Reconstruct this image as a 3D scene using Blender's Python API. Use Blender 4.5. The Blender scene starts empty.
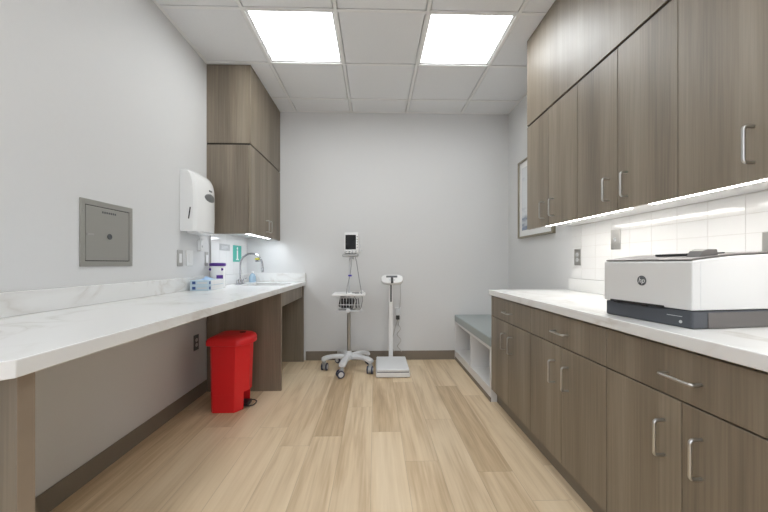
import bpy, bmesh, math, random
from mathutils import Vector, Matrix
random.seed(4)
C = bpy.context.scene.collection
PI = math.pi
LW, RW, BW, FW, CH = -1.405, 1.49, 3.775, -1.50, 2.735   # left, right, back, front wall planes and ceiling height

# ------------------------------------------------------------------ materials
def newmat(name):
    m = bpy.data.materials.new(name); m.use_nodes = True
    nt = m.node_tree
    return m, nt, nt.nodes['Principled BSDF']

def plain(name, col, rough=.5, metal=0, emit=None, es=0, noise=0.0, nscale=30, bump=0, alpha=1, trans=0, coat=0):
    m, nt, b = newmat(name)
    b.inputs['Base Color'].default_value = (*col, 1)
    b.inputs['Roughness'].default_value = rough
    b.inputs['Metallic'].default_value = metal
    if coat: b.inputs['Coat Weight'].default_value = coat
    if trans: b.inputs['Transmission Weight'].default_value = trans
    if emit:
        b.inputs['Emission Color'].default_value = (*emit, 1); b.inputs['Emission Strength'].default_value = es
    if noise or bump:
        tc = nt.nodes.new('ShaderNodeTexCoord'); n = nt.nodes.new('ShaderNodeTexNoise')
        n.inputs['Scale'].default_value = nscale; n.inputs['Detail'].default_value = 5
        nt.links.new(tc.outputs['Object'], n.inputs['Vector'])
        if noise:
            mx = nt.nodes.new('ShaderNodeMix'); mx.data_type = 'RGBA'
            mx.inputs['A'].default_value = (*[c*(1-noise) for c in col], 1)
            mx.inputs['B'].default_value = (*[min(1, c*(1+noise)) for c in col], 1)
            nt.links.new(n.outputs['Fac'], mx.inputs['Factor']); nt.links.new(mx.outputs['Result'], b.inputs['Base Color'])
        if bump:
            bp = nt.nodes.new('ShaderNodeBump'); bp.inputs['Strength'].default_value = bump; bp.inputs['Distance'].default_value = .002
            nt.links.new(n.outputs['Fac'], bp.inputs['Height']); nt.links.new(bp.outputs['Normal'], b.inputs['Normal'])
    return m

def wood(name, dark, mid, light, rough=.42):
    m, nt, b = newmat(name); N = nt.nodes.new; L = nt.links.new
    tc = N('ShaderNodeTexCoord'); oi = N('ShaderNodeObjectInfo')
    ad = N('ShaderNodeVectorMath'); ad.operation = 'ADD'
    sc = N('ShaderNodeVectorMath'); sc.operation = 'SCALE'; sc.inputs[0].default_value = (7, 5, 3)
    L(oi.outputs['Random'], sc.inputs['Scale']); L(tc.outputs['Object'], ad.inputs[0]); L(sc.outputs[0], ad.inputs[1])
    def noise(scale, detail):
        mp = N('ShaderNodeMapping'); mp.inputs['Scale'].default_value = scale
        n = N('ShaderNodeTexNoise'); n.inputs['Scale'].default_value = 1; n.inputs['Detail'].default_value = detail
        L(ad.outputs[0], mp.inputs['Vector']); L(mp.outputs[0], n.inputs['Vector']); return n
    a = noise((7, 7, .5), 2); c = noise((120, 120, 3), 4)
    mx = N('ShaderNodeMix'); mx.inputs['Factor'].default_value = .34
    L(a.outputs['Fac'], mx.inputs['A']); L(c.outputs['Fac'], mx.inputs['B'])
    cr = N('ShaderNodeValToRGB'); e = cr.color_ramp.elements
    e[0].position = .34; e[0].color = (*dark, 1); e[1].position = .67; e[1].color = (*light, 1)
    k = e.new(.5); k.color = (*mid, 1)
    L(mx.outputs['Result'], cr.inputs['Fac']); L(cr.outputs['Color'], b.inputs['Base Color'])
    b.inputs['Roughness'].default_value = rough; b.inputs['Specular IOR Level'].default_value = .85
    bp = N('ShaderNodeBump'); bp.inputs['Strength'].default_value = .12; bp.inputs['Distance'].default_value = .001
    L(c.outputs['Fac'], bp.inputs['Height']); L(bp.outputs['Normal'], b.inputs['Normal'])
    return m

def floor_mat():
    m, nt, b = newmat('plank floor'); N = nt.nodes.new; L = nt.links.new
    PW, PL = .182, 1.22
    tc = N('ShaderNodeTexCoord'); sp = N('ShaderNodeSeparateXYZ'); L(tc.outputs['Object'], sp.inputs[0])
    def M(op, a, b_=None, c_=None):
        n = N('ShaderNodeMath'); n.operation = op
        for i, v in enumerate((a, b_, c_)):
            if v is None: continue
            if isinstance(v, (int, float)): n.inputs[i].default_value = v
            else: L(v, n.inputs[i])
        return n.outputs[0]
    xs = M('DIVIDE', M('ADD', sp.outputs['X'], 10.03), PW); col = M('FLOOR', xs); fx = M('FRACT', xs)
    wn = N('ShaderNodeTexWhiteNoise'); wn.noise_dimensions = '1D'; L(col, wn.inputs['W'])
    ys = M('ADD', M('DIVIDE', M('ADD', sp.outputs['Y'], 10), PL), M('MULTIPLY', wn.outputs['Value'], 5.0)); row = M('FLOOR', ys); fy = M('FRACT', ys)
    cb = N('ShaderNodeCombineXYZ'); L(col, cb.inputs[0]); L(row, cb.inputs[1])
    w2 = N('ShaderNodeTexWhiteNoise'); w2.noise_dimensions = '3D'; L(cb.outputs[0], w2.inputs['Vector'])
    # grain, shifted per plank
    sh = N('ShaderNodeVectorMath'); sh.operation = 'SCALE'; L(w2.outputs['Color'], sh.inputs[0]); sh.inputs['Scale'].default_value = 20
    ad = N('ShaderNodeVectorMath'); ad.operation = 'ADD'; L(tc.outputs['Object'], ad.inputs[0]); L(sh.outputs[0], ad.inputs[1])
    def noise(scale, det, dist=0):
        mp = N('ShaderNodeMapping'); mp.inputs['Scale'].default_value = scale
        n = N('ShaderNodeTexNoise'); n.inputs['Scale'].default_value = 1; n.inputs['Detail'].default_value = det; n.inputs['Distortion'].default_value = dist
        L(ad.outputs[0], mp.inputs['Vector']); L(mp.outputs[0], n.inputs['Vector']); return n.outputs['Fac']
    g1 = noise((16, 1.1, 1), 4, .6); g2 = noise((90, 3, 1), 5); g3 = noise((7, .9, 1), 2, 1.5)
    f = M('ADD', M('ADD', M('MULTIPLY', w2.outputs['Value'], .27), M('MULTIPLY', g1, .50)), M('ADD', M('MULTIPLY', g2, .26), M('MULTIPLY', g3, .22)))
    cr = N('ShaderNodeValToRGB'); e = cr.color_ramp.elements
    e[0].position = .40; e[0].color = (.46, .325, .190, 1); e[1].position = .82; e[1].color = (.82, .67, .475, 1)
    k = e.new(.53); k.color = (.60, .445, .275, 1); k = e.new(.65); k.color = (.73, .575, .385, 1)
    L(f, cr.inputs['Fac'])
    ex = M('MINIMUM', fx, M('SUBTRACT', 1, fx)); ey = M('MINIMUM', fy, M('SUBTRACT', 1, fy))
    seam = M('MAXIMUM', M('LESS_THAN', ex, .008), M('LESS_THAN', ey, .0013))
    mx = N('ShaderNodeMix'); mx.data_type = 'RGBA'; L(M('MULTIPLY', seam, .30), mx.inputs['Factor'])
    L(cr.outputs['Color'], mx.inputs['A']); mx.inputs['B'].default_value = (.22, .15, .09, 1)
    L(mx.outputs['Result'], b.inputs['Base Color'])
    b.inputs['Roughness'].default_value = .42
    bp = N('ShaderNodeBump'); bp.inputs['Strength'].default_value = .15; bp.inputs['Distance'].default_value = .001
    L(M('SUBTRACT', g2, M('MULTIPLY', seam, 1.0)), bp.inputs['Height']); L(bp.outputs['Normal'], b.inputs['Normal'])
    return m

def quartz():
    m, nt, b = newmat('veined white quartz'); N = nt.nodes.new; L = nt.links.new
    tc = N('ShaderNodeTexCoord')
    mp = N('ShaderNodeMapping'); mp.inputs['Scale'].default_value = (1.6, 1.0, 1.6); mp.inputs['Rotation'].default_value = (0, 0, .45)
    L(tc.outputs['Object'], mp.inputs['Vector'])
    n = N('ShaderNodeTexNoise'); n.inputs['Scale'].default_value = 1.7; n.inputs['Detail'].default_value = 8; n.inputs['Distortion'].default_value = 1.1
    L(mp.outputs[0], n.inputs['Vector'])
    s = N('ShaderNodeMath'); s.operation = 'SUBTRACT'; s.inputs[1].default_value = .5; L(n.outputs['Fac'], s.inputs[0])
    a = N('ShaderNodeMath'); a.operation = 'ABSOLUTE'; L(s.outputs[0], a.inputs[0])
    cr = N('ShaderNodeValToRGB'); e = cr.color_ramp.elements
    e[0].position = 0; e[0].color = (.66, .64, .60, 1); e[1].position = .04; e[1].color = (.80, .80, .785, 1)
    k = e.new(.010); k.color = (.72, .705, .68, 1)
    L(a.outputs[0], cr.inputs['Fac'])
    n2 = N('ShaderNodeTexNoise'); n2.inputs['Scale'].default_value = 2.2; n2.inputs['Detail'].default_value = 6; L(mp.outputs[0], n2.inputs['Vector'])
    c2 = N('ShaderNodeValToRGB'); q = c2.color_ramp.elements; q[0].position = .40; q[0].color = (0, 0, 0, 1); q[1].position = .62; q[1].color = (1, 1, 1, 1)
    L(n2.outputs['Fac'], c2.inputs['Fac'])
    mx = N('ShaderNodeMix'); mx.data_type = 'RGBA'; L(c2.outputs['Color'], mx.inputs['Factor'])
    mx.inputs['A'].default_value = (.80, .80, .79, 1); L(cr.outputs['Color'], mx.inputs['B'])
    L(mx.outputs['Result'], b.inputs['Base Color']); b.inputs['Roughness'].default_value = .22
    return m

def brushed(name, col, rough=.34, scale=(2, 2, 160)):
    m, nt, b = newmat(name); N = nt.nodes.new; L = nt.links.new
    b.inputs['Metallic'].default_value = 1
    tc = N('ShaderNodeTexCoord'); mp = N('ShaderNodeMapping'); mp.inputs['Scale'].default_value = scale
    n = N('ShaderNodeTexNoise'); n.inputs['Scale'].default_value = 2; n.inputs['Detail'].default_value = 3
    L(tc.outputs['Object'], mp.inputs[0]); L(mp.outputs[0], n.inputs['Vector'])
    cr = N('ShaderNodeMapRange'); cr.inputs['To Min'].default_value = rough-.07; cr.inputs['To Max'].default_value = rough+.1
    L(n.outputs['Fac'], cr.inputs['Value']); L(cr.outputs[0], b.inputs['Roughness'])
    b.inputs['Base Color'].default_value = (*col, 1)
    return m

def art_mat():
    m, nt, b = newmat('pale abstract print'); N = nt.nodes.new; L = nt.links.new
    tc = N('ShaderNodeTexCoord'); mp = N('ShaderNodeMapping'); mp.inputs['Scale'].default_value = (1, 2.2, 9)
    n = N('ShaderNodeTexNoise'); n.inputs['Scale'].default_value = 1.6; n.inputs['Detail'].default_value = 4
    L(tc.outputs['Object'], mp.inputs[0]); L(mp.outputs[0], n.inputs['Vector'])
    sp = N('ShaderNodeSeparateXYZ'); L(tc.outputs['Object'], sp.inputs[0])
    r = N('ShaderNodeMapRange'); r.inputs['From Min'].default_value = .08; r.inputs['From Max'].default_value = .42
    r.inputs['To Min'].default_value = -.02; r.inputs['To Max'].default_value = .22
    L(sp.outputs['Z'], r.inputs['Value'])
    s = N('ShaderNodeMath'); s.operation = 'ADD'; L(n.outputs['Fac'], s.inputs[0]); L(r.outputs[0], s.inputs[1])
    cr = N('ShaderNodeValToRGB'); e = cr.color_ramp.elements
    e[0].position = .42; e[0].color = (.20, .24, .32, 1); e[1].position = .62; e[1].color = (.72, .74, .76, 1)
    k = e.new(.5); k.color = (.5, .53, .58, 1)
    L(s.outputs[0], cr.inputs['Fac']); L(cr.outputs['Color'], b.inputs['Base Color']); b.inputs['Roughness'].default_value = .25
    return m

MW = plain('wall paint', (.68, .68, .675), .6, noise=.01, nscale=60, bump=.04)
MCEIL = plain('ceiling tile', (.82, .83, .84), .85, noise=.03, nscale=90, bump=.25)
MGRID = plain('ceiling grid metal', (.85, .85, .84), .45)
MFLOOR = floor_mat()
MBASE = plain('vinyl base', (.215, .18, .14), .5, noise=.04)
MWOOD = wood('grey brown laminate', (.138, .108, .076), (.205, .165, .118), (.280, .232, .172), .45)
MEDGE = plain('laminate edge band', (.27, .21, .155), .45, noise=.08)
MGAP = plain('dark reveal', (.02, .017, .014), .8)
MQ = quartz()
MTILE = plain('white glazed tile', (.80, .80, .79), .10, coat=.3)
MGROUT = plain('pale grout', (.66, .65, .63), .8, noise=.05)
MSTEEL = brushed('brushed stainless', (.46, .45, .415))
MSATIN = plain('satin nickel', (.52, .51, .49), .32, 1)
MCHROME = plain('chrome', (.50, .51, .53), .10, 1)
MPLATE = brushed('steel plate', (.50, .49, .47), .4)
MWPL = plain('white plastic', (.80, .80, .79), .35)
MWGL = plain('white gloss plastic', (.82, .82, .81), .18)
MGPL = plain('grey plastic', (.42, .43, .43), .45)
MLGP = plain('light grey plastic', (.62, .63, .64), .4)
MBPL = plain('black plastic', (.018, .018, .019), .35)
MDGP = plain('dark grey plastic', (.10, .105, .11), .4)
MRED = plain('red plastic', (.80, .016, .022), .38, noise=.03, nscale=20)
MVIN = plain('grey green vinyl', (.35, .385, .38), .45, bump=.1, nscale=200)
MMEL = plain('white melamine', (.76, .755, .745), .4)
MLIGHT = plain('light diffuser', (.9, .9, .9), .5, emit=(.95, .985, 1), es=7.0)
MLED = plain('led diffuser', (.9, .9, .9), .5, emit=(1, .97, .93), es=9.0)
MLEDC = plain('cool led diffuser', (.9, .9, .9), .5, emit=(.86, .92, 1), es=9.0)
MBLUE = plain('light blue carton', (.50, .62, .70), .5, noise=.05, nscale=40)
MNAVY = plain('navy ink', (.03, .08, .25), .5)
MTISS = plain('blue tissue', (.38, .56, .80), .6)
MPURP = plain('purple plastic', (.085, .02, .24), .35)
MGREEN = plain('teal green print', (.04, .40, .32), .4)
MYEL = plain('yellow plastic', (.65, .62, .04), .4)
MBSOAP = plain('pale blue plastic', (.40, .55, .68), .2)
MFRAME = plain('champagne frame', (.30, .27, .20), .35, .4)
MART = art_mat()
MPRW = plain('printer white', (.70, .70, .69), .4)
MPRG = plain('printer slate', (.075, .082, .095), .42)
MPRT = plain('printer taupe', (.13, .12, .115), .4)
MRUB = plain('caster rubber', (.05, .055, .09), .5)
MSCR = plain('glossy black screen', (.012, .014, .015), .08)
MCABLE = plain('grey cable', (.25, .25, .26), .5)
MCABB = plain('beige cable', (.45, .43, .40), .5)
def pane():
    m = bpy.data.materials.new('fill window glass'); m.use_nodes = True; nt = m.node_tree; nt.nodes.clear()  # glazing of the added window in the front wall
    o = nt.nodes.new('ShaderNodeOutputMaterial'); t = nt.nodes.new('ShaderNodeBsdfTransparent'); g = nt.nodes.new('ShaderNodeBsdfGlossy'); g.inputs['Roughness'].default_value = .02
    mx = nt.nodes.new('ShaderNodeMixShader'); mx.inputs[0].default_value = .06
    nt.links.new(t.outputs[0], mx.inputs[1]); nt.links.new(g.outputs[0], mx.inputs[2]); nt.links.new(mx.outputs[0], o.inputs[0]); return m
MPANE = pane()
MGLASS = plain('clear plastic', (.85, .88, .90), .12, trans=.85)

# ------------------------------------------------------------------ mesh helpers
class MB:
    def __init__(s): s.bm = bmesh.new(); s.mats = []
    def mi(s, m):
        if m not in s.mats: s.mats.append(m)
        return s.mats.index(m)
    def _setm(s, faces, m):
        if m is not None:
            i = s.mi(m)
            for f in faces: f.material_index = i
    def box(s, x0, x1, y0, y1, z0, z1, m=None, bev=0, seg=2, rot=None):
        r = bmesh.ops.create_cube(s.bm, size=1)
        vs = r['verts']
        c = Vector(((x0+x1)/2, (y0+y1)/2, (z0+z1)/2))
        for v in vs: v.co = Vector((v.co.x*(x1-x0), v.co.y*(y1-y0), v.co.z*(z1-z0)))
        fs = list({f for v in vs for f in v.link_faces}); s._setm(fs, m)
        if bev:
            es = list({e for v in vs for e in v.link_edges})
            r2 = bmesh.ops.bevel(s.bm, geom=es, offset=bev, segments=seg, affect='EDGES', profile=.5)
            vs = list({v for f in r2['faces'] for v in f.verts} | {v for v in vs if v.is_valid})
        for v in vs:
            if rot is not None: v.co = rot @ v.co
            v.co += c
        return vs
    def ring_loft(s, rings, m=None, cap=True, closed=True):
        vr = [[s.bm.verts.new(p) for p in r] for r in rings]
        fs = []
        n = len(vr[0])
        for a, b in zip(vr, vr[1:]):
            for i in range(n if closed else n-1):
                j = (i+1) % n
                try: fs.append(s.bm.faces.new((a[i], a[j], b[j], b[i])))
                except ValueError: pass
        if cap:
            fs.append(s.bm.faces.new(list(reversed(vr[0])))); fs.append(s.bm.faces.new(vr[-1]))
        s._setm(fs, m); return fs
    def tube(s, pts, r, m=None, n=10, closed=False):
        pts = [Vector(p) for p in pts]; rings = []; up = None
        rr = r if isinstance(r, (list, tuple)) else [r]*len(pts)
        for i, p in enumerate(pts):
            if closed: d = (pts[(i+1) % len(pts)]-pts[i-1])
            else: d = (pts[min(i+1, len(pts)-1)]-pts[max(i-1, 0)])
            d.normalize()
            if up is None:
                up = Vector((0, 0, 1)) if abs(d.z) < .9 else Vector((1, 0, 0))
            u = (up - d*up.dot(d))
            if u.length < 1e-4: u = d.orthogonal()
            u.normalize(); w = d.cross(u); up = u
            rings.append([p+(u*math.cos(2*PI*k/n)+w*math.sin(2*PI*k/n))*rr[i] for k in range(n)])
        if closed: rings.append(rings[0][:]); s.ring_loft(rings, m, cap=False)
        else: s.ring_loft(rings, m)
    def lathe(s, prof, c=(0, 0, 0), m=None, n=24, axis='Z'):
        rings = []
        for r, z in prof:
            ring = []
            for k in range(n):
                a = 2*PI*k/n; x, y = r*math.cos(a), r*math.sin(a)
                p = {'Z': (x, y, z), 'X': (z, x, y), 'Y': (y, z, x)}[axis]
                ring.append(Vector(c)+Vector(p))
            rings.append(ring)
        s.ring_loft(rings, m)
    def prism(s, poly, lo, hi, axis='Z', m=None):
        def P(a, b, h): return {'Z': (a, b, h), 'X': (h, a, b), 'Y': (a, h, b)}[axis]
        s.ring_loft([[Vector(P(a, b, lo)) for a, b in poly], [Vector(P(a, b, hi)) for a, b in poly]], m)
    def xform(s, M): bmesh.ops.transform(s.bm, matrix=M, verts=s.bm.verts)
    def obj(s, name, mat=None, parent=None, bevel=0, seg=2, smooth=True, loc=None, ang=35):
        bmesh.ops.recalc_face_normals(s.bm, faces=s.bm.faces)
        me = bpy.data.meshes.new(name); s.bm.to_mesh(me); s.bm.free()
        for mm in (s.mats if s.mats else [mat]): me.materials.append(mm)
        if smooth:
            me.shade_smooth()
            me.set_sharp_from_angle(angle=math.radians(ang))
        o = bpy.data.objects.new(name, me); C.objects.link(o)
        if parent: o.parent = parent
        if loc: o.location = loc
        if bevel:
            b = o.modifiers.new('edge', 'BEVEL'); b.width = bevel; b.segments = seg; b.limit_method = 'ANGLE'; b.angle_limit = math.radians(40)
        if smooth:
            wn = o.modifiers.new('normals', 'WEIGHTED_NORMAL'); wn.keep_sharp = True; wn.weight = 80
        return o

def box_obj(name, b, mat, parent=None, bevel=0, seg=2):
    m = MB(); m.box(*b); return m.obj(name, mat, parent, bevel, seg)
def tag(o, label, cat, group=None):
    o['label'] = label; o['category'] = cat
    if group: o['group'] = group
    return o
def thing(name, label, cat, loc=(0, 0, 0), rotz=0, group=None):
    o = bpy.data.objects.new(name, None); C.objects.link(o); o.empty_display_size = .1
    o.location = loc; o.rotation_euler = (0, 0, rotz)
    return tag(o, label, cat, group)
def struct(o): o['kind'] = 'structure'; return o
def copy_tree(o, parent=None):
    c = o.copy(); C.objects.link(c); c.parent = parent
    for ch in list(o.children): copy_tree(ch, c)
    return c
def text_mesh(name, txt, size, mat, parent, M, extrude=.0004, shear=0):
    cu = bpy.data.curves.new(name, 'FONT'); cu.body = txt; cu.size = size; cu.extrude = extrude; cu.shear = shear
    cu.align_x = 'CENTER'; cu.align_y = 'CENTER'
    t = bpy.data.objects.new(name+'_src', cu); C.objects.link(t)
    bpy.context.view_layer.update()
    me = bpy.data.meshes.new_from_object(t.evaluated_get(bpy.context.evaluated_depsgraph_get()))
    bpy.data.objects.remove(t); bpy.data.curves.remove(cu)
    me.transform(M); me.materials.clear(); me.materials.append(mat)
    o = bpy.data.objects.new(name, me); C.objects.link(o); o.parent = parent
    return o
# text facing +X (reads along -Y... as seen from +X side looking -X: right is +Y)
FACE_PX = Matrix(((0, 0, 1, 0), (1, 0, 0, 0), (0, 1, 0, 0), (0, 0, 0, 1)))
# text facing -X: seen looking +X, right is -Y
FACE_NX = Matrix(((0, 0, -1, 0), (-1, 0, 0, 0), (0, 1, 0, 0), (0, 0, 0, 1)))
# text facing -Y: right is +X
FACE_NY = Matrix(((1, 0, 0, 0), (0, 0, -1, 0), (0, 1, 0, 0), (0, 0, 0, 1)))
def T(x, y, z): return Matrix.Translation((x, y, z))

# ------------------------------------------------------------------ the room
W = .1
struct(box_obj('floor', (LW-W, RW+W, FW-W, BW+W, -.1, 0), MFLOOR))
struct(box_obj('wall_left', (LW-W, LW, FW, BW, 0, CH+.1), MW))
struct(box_obj('wall_right', (RW, RW+W, FW, BW, 0, CH+.1), MW))
struct(box_obj('wall_back', (LW-W, RW+W, BW, BW+W, 0, CH+.1), MW))
mb = MB()
WX, WZ0, WZ1 = 1.15, .10, 2.45  # opening for the added window, lets world light in as fill
mb.box(LW-W, -WX, FW-W, FW, 0, CH+.1); mb.box(WX, RW+W, FW-W, FW, 0, CH+.1)
mb.box(-WX, WX, FW-W, FW, 0, WZ0); mb.box(-WX, WX, FW-W, FW, WZ1, CH+.1)
struct(mb.obj('wall_front', MW, smooth=False))
mb = MB()
for b in ((-WX, -WX+.05, WZ0, WZ1), (WX-.05, WX, WZ0, WZ1), (-.025, .025, WZ0, WZ1), (-WX, WX, WZ0, WZ0+.05), (-WX, WX, WZ1-.05, WZ1)):
    mb.box(b[0], b[1], FW-.07, FW-.02, b[2], b[3])
wn_ = struct(mb.obj('fill_window_1', MWPL))  # added window, out of view, put in to brighten the room
box_obj('fill_window_pane', (-WX+.05, WX-.05, FW-.048, FW-.042, WZ0+.05, WZ1-.05), MPANE, wn_)
# ceiling: lay-in tiles (one mesh) with holes where the light panels sit
TS = .61
gx = [-1.48, -.87, -.26, .35, .96, 1.57]
gy = [3.47 - TS*k for k in range(0, 9)]          # 3.47 ... -1.41
ybands = [BW] + gy + [-1.5]
LIGHTS = [(-.87, 2.25), (.35, 2.25), (-.87, -.19), (.35, -.19)]  # last two are added out of view as fill light
mb = MB()
for i in range(5):
    x0 = max(gx[i], LW); x1 = min(gx[i+1], RW)
    for a, b in zip(ybands, ybands[1:]):
        if any(abs(gx[i]-lx) < .01 and abs(b-ly) < .01 for lx, ly in LIGHTS): continue
        mb.box(x0+.016, x1-.016, b+.016, a-.016, CH-.003, CH+.016, bev=.003, seg=1)
mb.box(LW-W, RW+W, FW-W, BW+W, CH+.12, CH+.14)
struct(mb.obj('ceiling', MCEIL))
mb = MB()
for x in gx[1:-1]: mb.box(x-.012, x+.012, FW, BW, CH-.007, CH+.0005)
for y in gy: mb.box(LW, RW, y-.012, y+.012, CH-.0068, CH+.0004)
mb.box(LW, LW+.022, FW, BW, CH-.0066, CH+.0003); mb.box(RW-.022, RW, FW, BW, CH-.0066, CH+.0003)
mb.box(LW, RW, BW-.022, BW, CH-.0066, CH+.0002); mb.box(LW, RW, FW, FW+.022, CH-.0066, CH+.0002)
struct(mb.obj('trim_1', MGRID))
# baseboards (rubber cove base)
def base_run(name, b): struct(box_obj(name, b, MBASE, None, .002))
base_run('baseboard_left', (LW, LW+.007, FW, 3.72, 0, .1))
base_run('baseboard_back', (-.76, .885, BW-.007, BW, 0, .1))
base_run('baseboard_front', (LW+.007, RW-.007, FW, FW+.007, 0, .095))
base_run('baseboard_right', (RW-.007, RW, FW, .645, 0, .1))

# ------------------------------------------------------------------ ceiling lights
def ceiling_light(lx, ly, label):
    t = thing('ceiling_light', label, 'ceiling light', (lx+.305, ly+.305, CH), 0, 'square ceiling light panels')
    m = MB(); a = .291; i = .276
    for b in ((-a, a, -a, -i), (-a, a, i, a), (-a, -i, -i, i), (i, a, -i, i)): m.box(*b, .001, .030)
    m.box(-a, a, -a, a, .030, .045)
    m.obj('light_frame', MGRID, t)
    box_obj('diffuser', (-i, i, -i, i, .024, .0295), MLIGHT, t)
    return t
ceiling_light(*LIGHTS[0], 'lit square ceiling panel on the left, nearer the sink cabinet')
ceiling_light(*LIGHTS[1], 'lit square ceiling panel on the right, nearer the long row of wall cabinets')
ceiling_light(*LIGHTS[2], 'added fill light panel in the ceiling behind the viewpoint on the left')  # this panel and the next are added to brighten the room
ceiling_light(*LIGHTS[3], 'added fill light panel in the ceiling behind the viewpoint on the right')

# ------------------------------------------------------------------ pulls
def pull(parent, name, mid, along, out, L=.108, proj=.032, r=.005, mat=None):
    """D pull: mid = centre on the door face, along = unit vector, out = unit vector away from the door"""
    mid, along, out = Vector(mid), Vector(along), Vector(out)
    h = L/2; pts = [mid-along*h, mid-along*h+out*(proj-.010)]
    for k in range(1, 6):
        a = PI/2*k/5; pts.append(mid-along*(h-.010+.010*math.cos(a))+out*(proj-.010+.010*math.sin(a)))
    for k in range(0, 6):
        a = PI/2*(1-k/5); pts.append(mid+along*(h-.010+.010*math.cos(a))+out*(proj-.010+.010*math.sin(a)))
    pts.append(mid+along*h)
    m = MB(); m.tube(pts, r, None, 10); return m.obj(name, mat or MSATIN, parent)

# ------------------------------------------------------------------ right base cabinets; local: x 0 = door face plane (room +x goes into the cabinet), y 0..-w toward viewer
BX, CTH, CT0 = .894, .865, .825       # door face x, counter top height, counter underside
BWD = .645
def base_cabinet(label):
    t = thing('base_cabinet', label, 'cabinet', (BX, 2.585, 0), 0, 'base cabinets along the right wall')
    w = BWD; D = RW-BX-.003
    m = MB(); m.box(.021, D, -w+.0008, -.0008, .10, CT0-.001)
    m.obj('cabinet_body', MWOOD, t)
    box_obj('toe_kick', (.045, D, -w+.001, -.001, 0, .0995), MBASE, t)
    g = .0018
    d = MB(); d.box(0, .0195, -w+g, -g, .669, .815); dr = d.obj('drawer_front', MWOOD, t, .0012, 1)
    pull(dr, 'drawer_pull', (0, -w/2-.006, .735), (0, 1, 0), (-1, 0, 0), L=.108)
    for s, (a, b) in enumerate(((-w/2+g, -g), (-w+g, -w/2-g))):
        d = MB(); d.box(0, .0195, a, b, .103, .664); do = d.obj('door', MWOOD, t, .0012, 1)
        y = -w/2+.06 if s == 0 else -w/2-.06
        pull(do, 'door_pull', (0, y, .531), (0, 0, 1), (-1, 0, 0))
    return t
b0 = base_cabinet('base cabinet with drawer beside the cubby bench, farthest of the right-hand row')
for i, l in ((1, 'middle base cabinet with drawer and two doors, between its two neighbours on the right'),
             (2, 'nearest base cabinet with drawer and two doors, below the printer')):
    c = copy_tree(b0); c.location.y = 2.585-BWD*i; c['label'] = l
# finished end panel of the row is the side of the first cabinet body: add it as a thin board
m = MB(); m.prism([(BX+.001, .1), (BX+.045, .1), (BX+.045, 0), (RW-.001, 0), (RW-.001, CT0-.0002), (BX+.001, CT0-.0002)], 2.586, 2.602, 'Y')
tag(m.obj('end_panel', MWOOD), 'wood end panel closing the base cabinet row beside the bench', 'panel')

# right countertop
ct = thing('countertop', 'white veined countertop over the right base cabinets, under the printer', 'countertop', (BX, 1.6, CT0))
box_obj('counter_slab', (-.018, RW-BX-.0005, .645-1.6, 2.612-1.6, 0, .04), MQ, ct, .003)
box_obj('splash', (RW-BX-.021, RW-BX-.0006, .645-1.6, 2.560-1.6, .0405, .130), MQ, ct, .002)

# ------------------------------------------------------------------ right wall cabinets
UW, UX, UZ0, UZ1 = .636, 1.137, 1.319, 2.080
def wall_cabinet(label):
    t = thing('wall_cabinet', label, 'cabinet', (UX, 2.525, UZ0), 0, 'wall cabinets along the right wall')
    w = UW; D = RW-UX-.001; H = UZ1-UZ0
    m = MB()
    m.box(.021, D, -w+.0008, -.0008, .032, H-.001)                    # body above a recessed underside
    m.obj('cabinet_body', MWOOD, t)
    box_obj('underside', (.021, D, -w+.0008, -.0008, .0285, .0318), MMEL, t)
    g = .0018
    for s, (a, b) in enumerate(((-w/2+g, -g), (-w+g, -w/2-g))):
        d = MB(); d.box(0, .0195, a, b, .0, H-.002); do = d.obj('door', MWOOD, t, .0012, 1)
        y = -w/2+.061 if s == 0 else -w/2-.061
        pull(do, 'door_pull', (0, y, .107), (0, 0, 1), (-1, 0, 0))
    return t
u0 = wall_cabinet('wall cabinet beside the framed picture, farthest of the right-hand row')
for i, l in ((1, 'middle wall cabinet of the right-hand row, two doors with steel pulls'),
             (2, 'nearest wall cabinet of the right-hand row, above the printer')):
    c = copy_tree(u0); c.location.y = 2.525-UW*i; c['label'] = l
YE = 2.525-3*UW
def soffit(name, b, gapb, label, loc):
    t = thing(name, label, 'panel', loc)
    box_obj('panel_board', b, MWOOD, t, .001, 1); box_obj('shadow_gap', gapb, MGAP, t); return t
soffit('soffit_panel', (0, RW-UX-.001, YE, 2.525, .012, CH-UZ1-.0075), (.008, RW-UX-.001, YE, 2.524, .0, .0118),
       'long plain wood panel filling between right wall cabinets and ceiling', (UX, 0, UZ1))

# under cabinet lights (right)
def ucl(y0, y1, label, x0, mat, z=UZ0+.0283):
    t = thing('under_cabinet_light', label, 'light', (x0, y0, z), 0, 'slim lights under wall cabinets')
    m = MB(); m.box(0, .085, 0, y1-y0, -.012, 0); m.obj('light_housing', MWPL, t, .001, 1)
    box_obj('diffuser', (.004, .081, .012, y1-y0-.012, -.0155, -.0122), mat, t)
    return t
ucl(1.60, 2.42, 'lit slim strip light under the farther right wall cabinets', UX+.024, MLED)
ucl(.70, 1.50, 'lit slim strip light under the nearer right wall cabinet, above the printer', UX+.024, MLED)

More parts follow.
